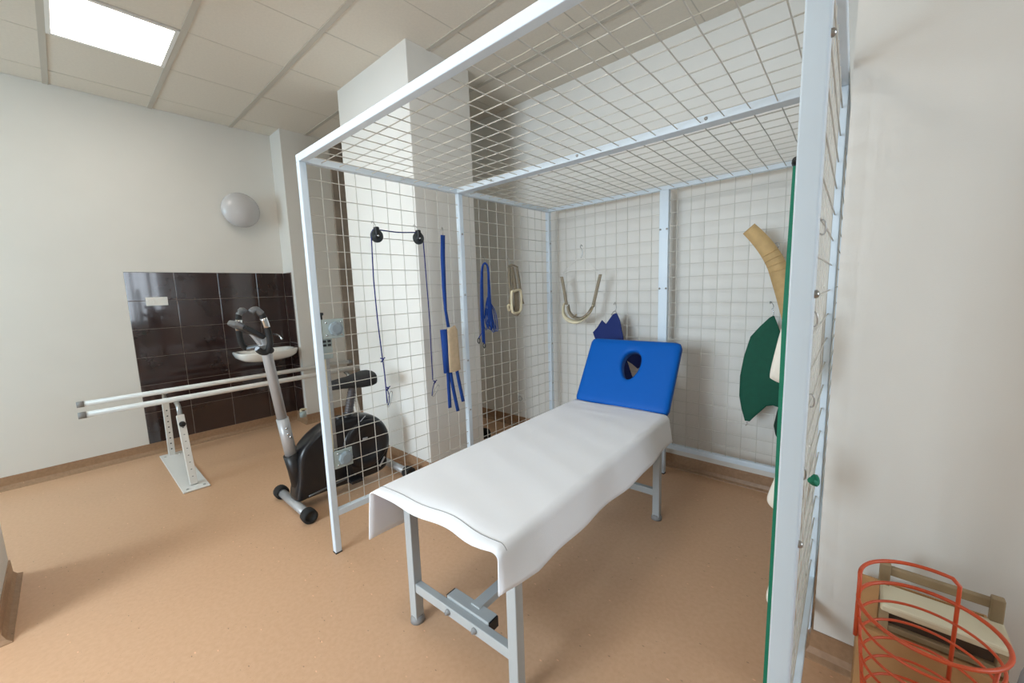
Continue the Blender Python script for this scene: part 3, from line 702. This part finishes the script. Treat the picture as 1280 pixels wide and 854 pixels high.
hn = thing('buckled_harness', 'beige webbing harness with a cream padded buckle hanging on the mesh', 'harness', tuple(LP(643, 362)))
for pts, wd in (((636, 334), (637, 350), (639, 372), (642, 388)), 0.026), (((640, 334), (643, 350), (645, 370)), .034), (((646, 335), (649, 352), (652, 372), (654, 380)), .024), (((639, 333), (640, 355), (637, 378), (636, 388)), .018):
    b = MB(); ribbon(b, catmull([LP(*p, LX+.004*random.random()) for p in pts], 4), V((0, wd, 0)), .005); b.build('webbing', 'webbing', hn)
fr = [LP(x, y, LX+.014) for x, y in ((639.5, 366), (643, 364), (648.5, 362.5), (651, 365), (651.5, 380), (650.5, 388), (647, 391), (642, 391), (640, 386))]
MB().tube(catmull(fr, 4, True), .0095, 8, closed=True).build('buckle_frame', 'cream', hn)
b = MB(); ribbon(b, [LP(645.5, 364, LX+.008), LP(646, 378, LX+.010), LP(646, 393, LX+.008)], V((0, .05, 0)), .005); b.build('buckle_strap', 'webbing', hn)
MB().tube(catmull([LP(634.5, 383), LP(636.5, 381), LP(638, 385), LP(636, 388)], 3, True), .008, 8, closed=True).build('ring', 'cream', hn)
MB().tube(catmull([LP(643, 392, LX+.006), LP(646, 394, LX+.01), LP(649, 391, LX+.006)], 4), .010, 8).build('buckle_pad', 'webbing', hn)
MB().tube(catmull([LP(636, 333, LX), LP(640, 331, LX+.006), LP(647, 334, LX)], 4), .006, 8).build('loop', 'webbing', hn)
MB().tube(catmull([LP(637.5, 332), LP(636, 326, .04), LP(634.5, 322, .016), LP(634.5, 326, .004)], 4), .0022, 6).build('hook', 'steel', hn)
rebase(hn)

# ------------------------------------------------------------------ things hung on the back mesh panel
BY = Y2-T-.012
def BP(px, py, y=BY): return onY(px, py, y)
sg = thing('neck_sling', 'cream and beige head sling hanging from a white cord spreader', 'sling', tuple(BP(727, 375)))
for k, pts in enumerate((((702, 346), (705, 362), (708, 381)), ((750.5, 343), (746, 362), (741, 384)))):
    b = MB(); ribbon(b, catmull([BP(*p) for p in pts], 4), V((.024, .008, 0)), .006); b.build('strap', 'webbing', sg)
b = MB(); ribbon(b, catmull([BP(*p, BY-.02*math.sin(PI*k/7)) for k, p in enumerate(((704.5, 380), (704, 390), (707, 397), (714, 401.5), (722, 402.5), (731, 398), (738, 391), (741.5, 381)))], 4), V((0, .03, .022)), .010); b.build('chin_band', 'cream', sg)
b = MB(); ribbon(b, catmull([BP(*p, BY-.045) for p in ((710, 382), (712, 391), (718, 397), (726, 398), (734, 392), (739, 384))], 4), V((0, .03, .018)), .008); b.build('neck_band', 'webbing', sg)
MB().tube(catmull([BP(716, 396, BY-.06), BP(719, 394, BY-.07), BP(721, 393.5, BY-.06)], 4), .006, 8).build('buckle', 'webbing', sg)
MB().tube(catmull([BP(702, 343), BP(713, 338.5), BP(726, 337.5), BP(740, 338), BP(750.5, 341)], 4), .003, 6).build('spreader', 'white', sg)
MB().tube([BP(703, 342), BP(722, 323), BP(729, 322), BP(749, 341)], .002, 6).build('cord', 'white', sg)
MB().tube(catmull([BP(726, 323), BP(728, 318, BY), BP(727.5, 312), BP(725.5, 309), BP(726.5, 306, BY+.02), BP(728, 308, BY+.03)], 4), .003, 6).build('hook', 'steel', sg)
rebase(sg)

nv = thing('navy_sling', 'dark navy cloth sling hanging on the mesh behind the headrest', 'sling', tuple(BP(758, 420)))
# continues down behind the headrest; seen again through the face hole
ol = [BP(x, y) for x, y in ((766, 393), (771, 391), (775, 400), (779, 420), (782, 445), (790, 470), (794, 478), (780, 478), (760, 470), (745, 450), (744, 424), (741, 415.5), (746, 410), (752.5, 400), (757.5, 405))]
pillow(ol, (0, -1, 0), .022).build('cloth', 'navy', nv)
ol = [BP(x, y, BY-.02) for x, y in ((785, 436), (808, 434), (808, 448), (803, 458), (797, 461), (790, 455), (782, 450))]
pillow(ol, (0, -1, 0), .02).build('cloth_fold', 'navy', nv)
MB().tube(catmull([BP(764, 394), BP(768, 389), BP(772, 393)], 4), .003, 6).build('ring', 'steel', nv)
MB().tube(catmull([BP(768.5, 390), BP(770.5, 385), BP(769.5, 380), BP(768.5, 378, BY+.02), BP(767.5, 381, BY+.03)], 4), .0025, 6).build('hook', 'steel', nv)
rebase(nv)

bb = thing('support_band', 'stiff tan band leaning out from the back mesh', 'band', tuple(BP(970, 330)))
L = []; wv = []
cl = ((936, 286), (948, 298), (960, 313), (970, 330), (977, 350), (984, 372), (992, 400))
for k, (x, y) in enumerate(cl):
    L.append(BP(x, y, BY-.03-.01*math.sin(k)))
for k in range(len(L)):
    t = (L[min(k+1, len(L)-1)]-L[max(k-1, 0)]).normalized(); wv.append(t.cross(V((0, 1, 0))).normalized()*(.085 if k < 4 else .10))
Lc = catmull(L, 5); wc = []
for k in range(len(Lc)):
    t = (Lc[min(k+1, len(Lc)-1)]-Lc[max(k-1, 0)]).normalized(); q = k/(len(Lc)-1); wc.append(t.cross(V((0, 1, 0))).normalized()*(.078+.03*q))
b = MB(); ribbon(b, Lc, wc, .008); b.build('band', 'tan', bb)
for k in range(11, 19, 2):
    p = Lc[k]+V((0, -.005, 0)); MB().tube([p-wc[k]*.5, p+wc[k]*.5], .004, 6).build('crease', 'tan', bb)
MB().tube(catmull([BP(971, 312), BP(974, 306), BP(972, 303), BP(969, 305)], 4), .0025, 6).build('hook', 'steel', bb)
rebase(bb)

gs = thing('green_sling', 'green cloth sling with a curved lower edge on the back mesh', 'sling', tuple(BP(950, 460)))
ol = [BP(x, y, BY-.01) for x, y in ((962, 397), (966, 395), (968, 395), (973, 408), (978, 423), (980, 440), (981, 470), (980, 508), (975, 510), (966, 507), (958, 508), (950, 515), (942, 522), (937, 527), (931, 526), (927, 512), (924, 495), (925, 470), (930, 445), (938, 421), (950, 408))]
pillow(ol, (0, -1, 0), .02, .15).build('cloth', 'green', gs)
for (x, y, x2, y2) in ((966, 396, 965, 386), (933, 526, 932, 532)):
    MB().tube(catmull([BP(x, y), BP(x+1, (y+y2)/2), BP(x2, y2)], 3), .003, 6).build('clip', 'chrome', gs)
MB().tube(catmull([BP(965, 388), BP(967, 383), BP(965, 379), BP(963, 377, BY+.02), BP(963, 380, BY+.03)], 4), .0025, 6).build('hook', 'steel', gs)
rebase(gs)

dg = thing('dark_green_sling', 'narrow dark green cloth sling right of the larger green sling', 'sling', tuple(onY(978, 520, BY-.048)))
ol = [onY(x, y, BY-.048) for x, y in ((973, 484), (986, 484), (992, 500), (990, 540), (982, 552), (974, 553), (969, 543), (967, 532), (971, 515), (976, 500))]
pillow(ol, (.1, -1, 0), .02).build('cloth', 'dgreen', dg)
MB().tube(catmull([onY(972, 552, BY-.048), onY(974, 558, BY-.048), onY(979, 556, BY-.048)], 3), .003, 6).build('clip', 'chrome', dg)
MB().tube(catmull([onY(980, 486, BY-.048), onY(980, 480, BY-.01), onY(979, 477, BY+.016), onY(978, 480, BY+.026)], 4), .0025, 6).build('hook', 'steel', dg)
rebase(dg)

# ------------------------------------------------------------------ hung inside the right panel
def cushion(label, pts, y, th, seed):
    o = thing('white_cushion', label, 'cushion', tuple(onY(*pts[0], y)), 'white cushions on the right panel')
    ol = catmull([onY(a, b, y) for a, b in pts], 3, True)
    pillow(ol, (0, -1, 0), th, .1, seed=seed).build('cover', 'whitecloth', o)
    top = max(ol, key=lambda p: p.z); MB().tube(catmull([top-V((0, 0, .01)), top+V((.01, 0, .03)), V((rx(y)-HT, y, top.z+.05))], 4), .003, 6).build('tie', 'white', o); rebase(o)
cushion('upper white cushion hung inside the cage beside the near post', [(992, 378), (978, 408), (968, 445), (963, 468), (966, 474), (982, 481), (998, 484), (1010, 440), (1004, 395)], .70, .10, 1)
cushion('middle white cushion hung low inside the cage beside the near post', [(978, 572), (968, 598), (960, 618), (962, 628), (972, 635), (985, 630), (990, 590)], .52, .08, 2)
cushion('lowest white cushion, just a rounded edge beside the near post', [(964, 728), (960, 734), (959, 742), (963, 750), (972, 748), (976, 735)], .36, .06, 3)
gm = thing('green_strip_mat', 'long narrow green mat hanging down inside the near cage post', 'mat', (1.965, .07, .02))
pts = [V((1.971, .075, z)) for z in (1.57, 1.3, 1.0, .7, .4, .1, .03)]; b = MB()
ribbon(b, [p+V((.002*math.sin(p.z*9), 0, 0)) for p in pts], V((0, .05, 0)), .009); b.sm = [False]*len(b.sm); b.build('strip', 'mat', gm)
MB().lathe((1.9725, .05, 1.58), (0, 1, 0), [(0, 0), (.006, .002), (.009, .02), (.006, .045), (0, .048)], 12).build('clip', 'black', gm)
rebase(gm)
# hooks and clips left on the right panel
for z, dy, lb in ((1.50, .33, 'topmost'), (1.30, .25, 'second from the top'), (1.10, .33, 'third from the top'), (.97, .20, 'lowest')):
    x = rx(dy)-HT+.003
    o = MB().tube(catmull([(x-.008, dy, z+.002), (x, dy, z+.007), (x+.007, dy, z), (x+.008, dy+.004, z-.018), (x+.003, dy+.006, z-.026), (x-.003, dy+.006, z-.022)], 4), .0018, 6).build('wire_hook', 'steel')
    tag(o, 'empty steel wire hook on the right mesh panel, '+lb, 'hook', 'hooks on the right mesh panel')
o = MB().tube(catmull([(rx(.2)+.004, .19, .955), (rx(.2)+.012, .2, .945), (rx(.2)+.010, .215, .952), (rx(.2)+.006, .225, .94)], 4), .007, 7).build('green_tie', 'mat')
tag(o, 'small green knotted tie on the right mesh panel', 'tie')

# ------------------------------------------------------------------ floor things
bp_ = onZ(603, 549, 0)
sb = thing('padded_pouch', 'small black padded pouch on the floor behind the side mesh', 'pouch', (bp_.x, bp_.y, 0))
loops = []
for t in range(13):
    a = PI*1.5*t/12; c = V((bp_.x+.06*math.cos(a), bp_.y+.06*math.sin(a), .045)); rd = V((math.cos(a), math.sin(a), 0)); g = 1 if 0 < t < 12 else .6
    loops.append([c+rd*(.022*g*math.cos(q))+V((0, 0, .044*g*math.sin(q))) for q in [2*PI*k/12 for k in range(12)]])
MB().loft(loops).build('pouch', 'rubber', sb); MB().bar((bp_.x+.07, bp_.y-.06, .045), (bp_.x+.08, bp_.y+.03, .045), .006, .03).build('strap', 'black', sb); rebase(sb)

# cardboard box by the right wall
cb = thing('cardboard_box', 'open cardboard box on the floor against the wall behind the orange basket', 'box', (2.25, .70, 0))
x0, x1, y0, y1, zt2 = 2.112, 2.385, .56, .83, .41
for n, a, b in (('side', (x0+.005, y0, 0), (x1-.005, y0+.005, zt2)), ('side', (x0+.005, y1-.005, 0), (x1-.005, y1, zt2)), ('side', (x0, y0, 0), (x0+.005, y1, zt2)), ('side', (x1-.005, y0, 0), (x1, y1, zt2)), ('bottom', (x0+.005, y0+.005, .001), (x1-.005, y1-.005, .006)), ('lid', (x0+.005, y0+.005, zt2-.012), (x1-.005, y1-.005, zt2-.007))):
    MB().box(a, b).build('box_'+n, 'cardboard', cb)
MB().box((x0, y0+.03, zt2-.01), (x0+.038, y0+.034, zt2+.135)).build('flap', 'cardboard', cb)
rebase(cb)
# low wooden footrest standing on the box
ft = thing('wooden_footrest', 'small wooden rack with a cream board standing on the cardboard box', 'footrest', (2.26, .68, zt2))
zf = zt2
for x in (2.163, 2.375):
    MB().bar((x, .69, zf), (x, .69, zf+.14), .024, .022, (0, 1, 0)).build('post', 'wood', ft, bevel=.003)
    MB().bar((x, .59, zf), (x, .59, zf+.06), .02, .02, (0, 1, 0)).build('post', 'wood', ft, bevel=.003)
    MB().bar((x, .59, zf+.03), (x, .69, zf+.03), .016, .02).build('side_rail', 'wood', ft, bevel=.002)
MB().bar((2.163, .695, zf+.118), (2.375, .695, zf+.118), .018, .024).build('back_rail', 'wood', ft, bevel=.003)
MB().box((2.174, .600, zf+.017), (2.364, .606, zf+.054)).build('panel', 'boardshade', ft)  # dark sheet imitating the shade beneath the board
MB().bar((2.163, .595, zf+.008), (2.375, .595, zf+.008), .016, .016).build('front_rail', 'wood', ft, bevel=.002)
MB().bar((2.155, .635, zf+.066), (2.39, .635, zf+.066), .11, .022).build('board', 'creamboard', ft, bevel=.006)
rebase(ft)
# plastic bag
bgp = V((2.482, .62, 0)); mb = MB(); loops = []
rnd = random.Random(5)
for i in range(14):
    t = i/13; rr = .085*math.sin(PI*min(1, .18+t*.7))**.7*(1-.15*t); L = []
    for k in range(22):
        a = 2*PI*k/22; q = 1+.14*math.sin(a*3+t*7)+.08*math.sin(a*7+t*13)
        L.append(bgp+V((rr*q*math.cos(a), rr*q*math.sin(a), .002+t*.54)))
    loops.append(L)
o = mb.loft(loops).build('plastic_bag', 'bag'); tag(o, 'crumpled clear plastic bag beside the cardboard box', 'bag')

# orange wire basket standing in front of the box
ob = thing('wire_basket', 'tall round orange wire basket standing on the floor by the wall', 'basket', (2.235, .34, 0))
BC = V((2.225, .40, 0)); BR = .12; ZT = .60
def ring(z, r=BR, wr=.0042, n=48): return MB().tube([BC+V((r*math.cos(2*PI*k/n), r*math.sin(2*PI*k/n), z)) for k in range(n)], wr, 8, closed=True)
nr = 8
for k in range(nr):
    z = ZT-k*.048; ring(z, BR-.03*k/(nr-1), .0044 if k == 0 else .0032).build('ring', 'orange', ob)
for q in range(2):
    a = math.radians(185+135*q)
    MB().tube([BC+V((BR*math.cos(a), BR*math.sin(a), ZT)), BC+V(((BR-.03)*math.cos(a), (BR-.03)*math.sin(a), ZT-.336)), BC+V(((BR-.03)*math.cos(a), (BR-.03)*math.sin(a), .005))], .0036, 8).build('upright', 'orange', ob)
a0, a1 = math.radians(185), math.radians(62); zt3 = ZT+.06
hd = [BC+V((BR*math.cos(a0), BR*math.sin(a0), ZT-.1)), BC+V((BR*math.cos(a0), BR*math.sin(a0), ZT))]
arc = [BC+V((BR*math.cos(a0+(a1-a0)*k/20), BR*math.sin(a0+(a1-a0)*k/20), zt3-(.012 if k in (0, 20) else 0))) for k in range(21)]
hd += arc+[BC+V((BR*math.cos(a1), BR*math.sin(a1), ZT)), BC+V((BR*math.cos(a1)*.98, BR*math.sin(a1)*.98, ZT-.2))]
MB().tube(hd, .0044, 8).build('back_loop', 'orange', ob)
f = MB().tube([BC+V(((BR-.03)*math.cos(2*PI*k/40), (BR-.03)*math.sin(2*PI*k/40), .006)) for k in range(40)], .006, 8, closed=True)
f.build('base_ring', 'orange', ob); rebase(ob)
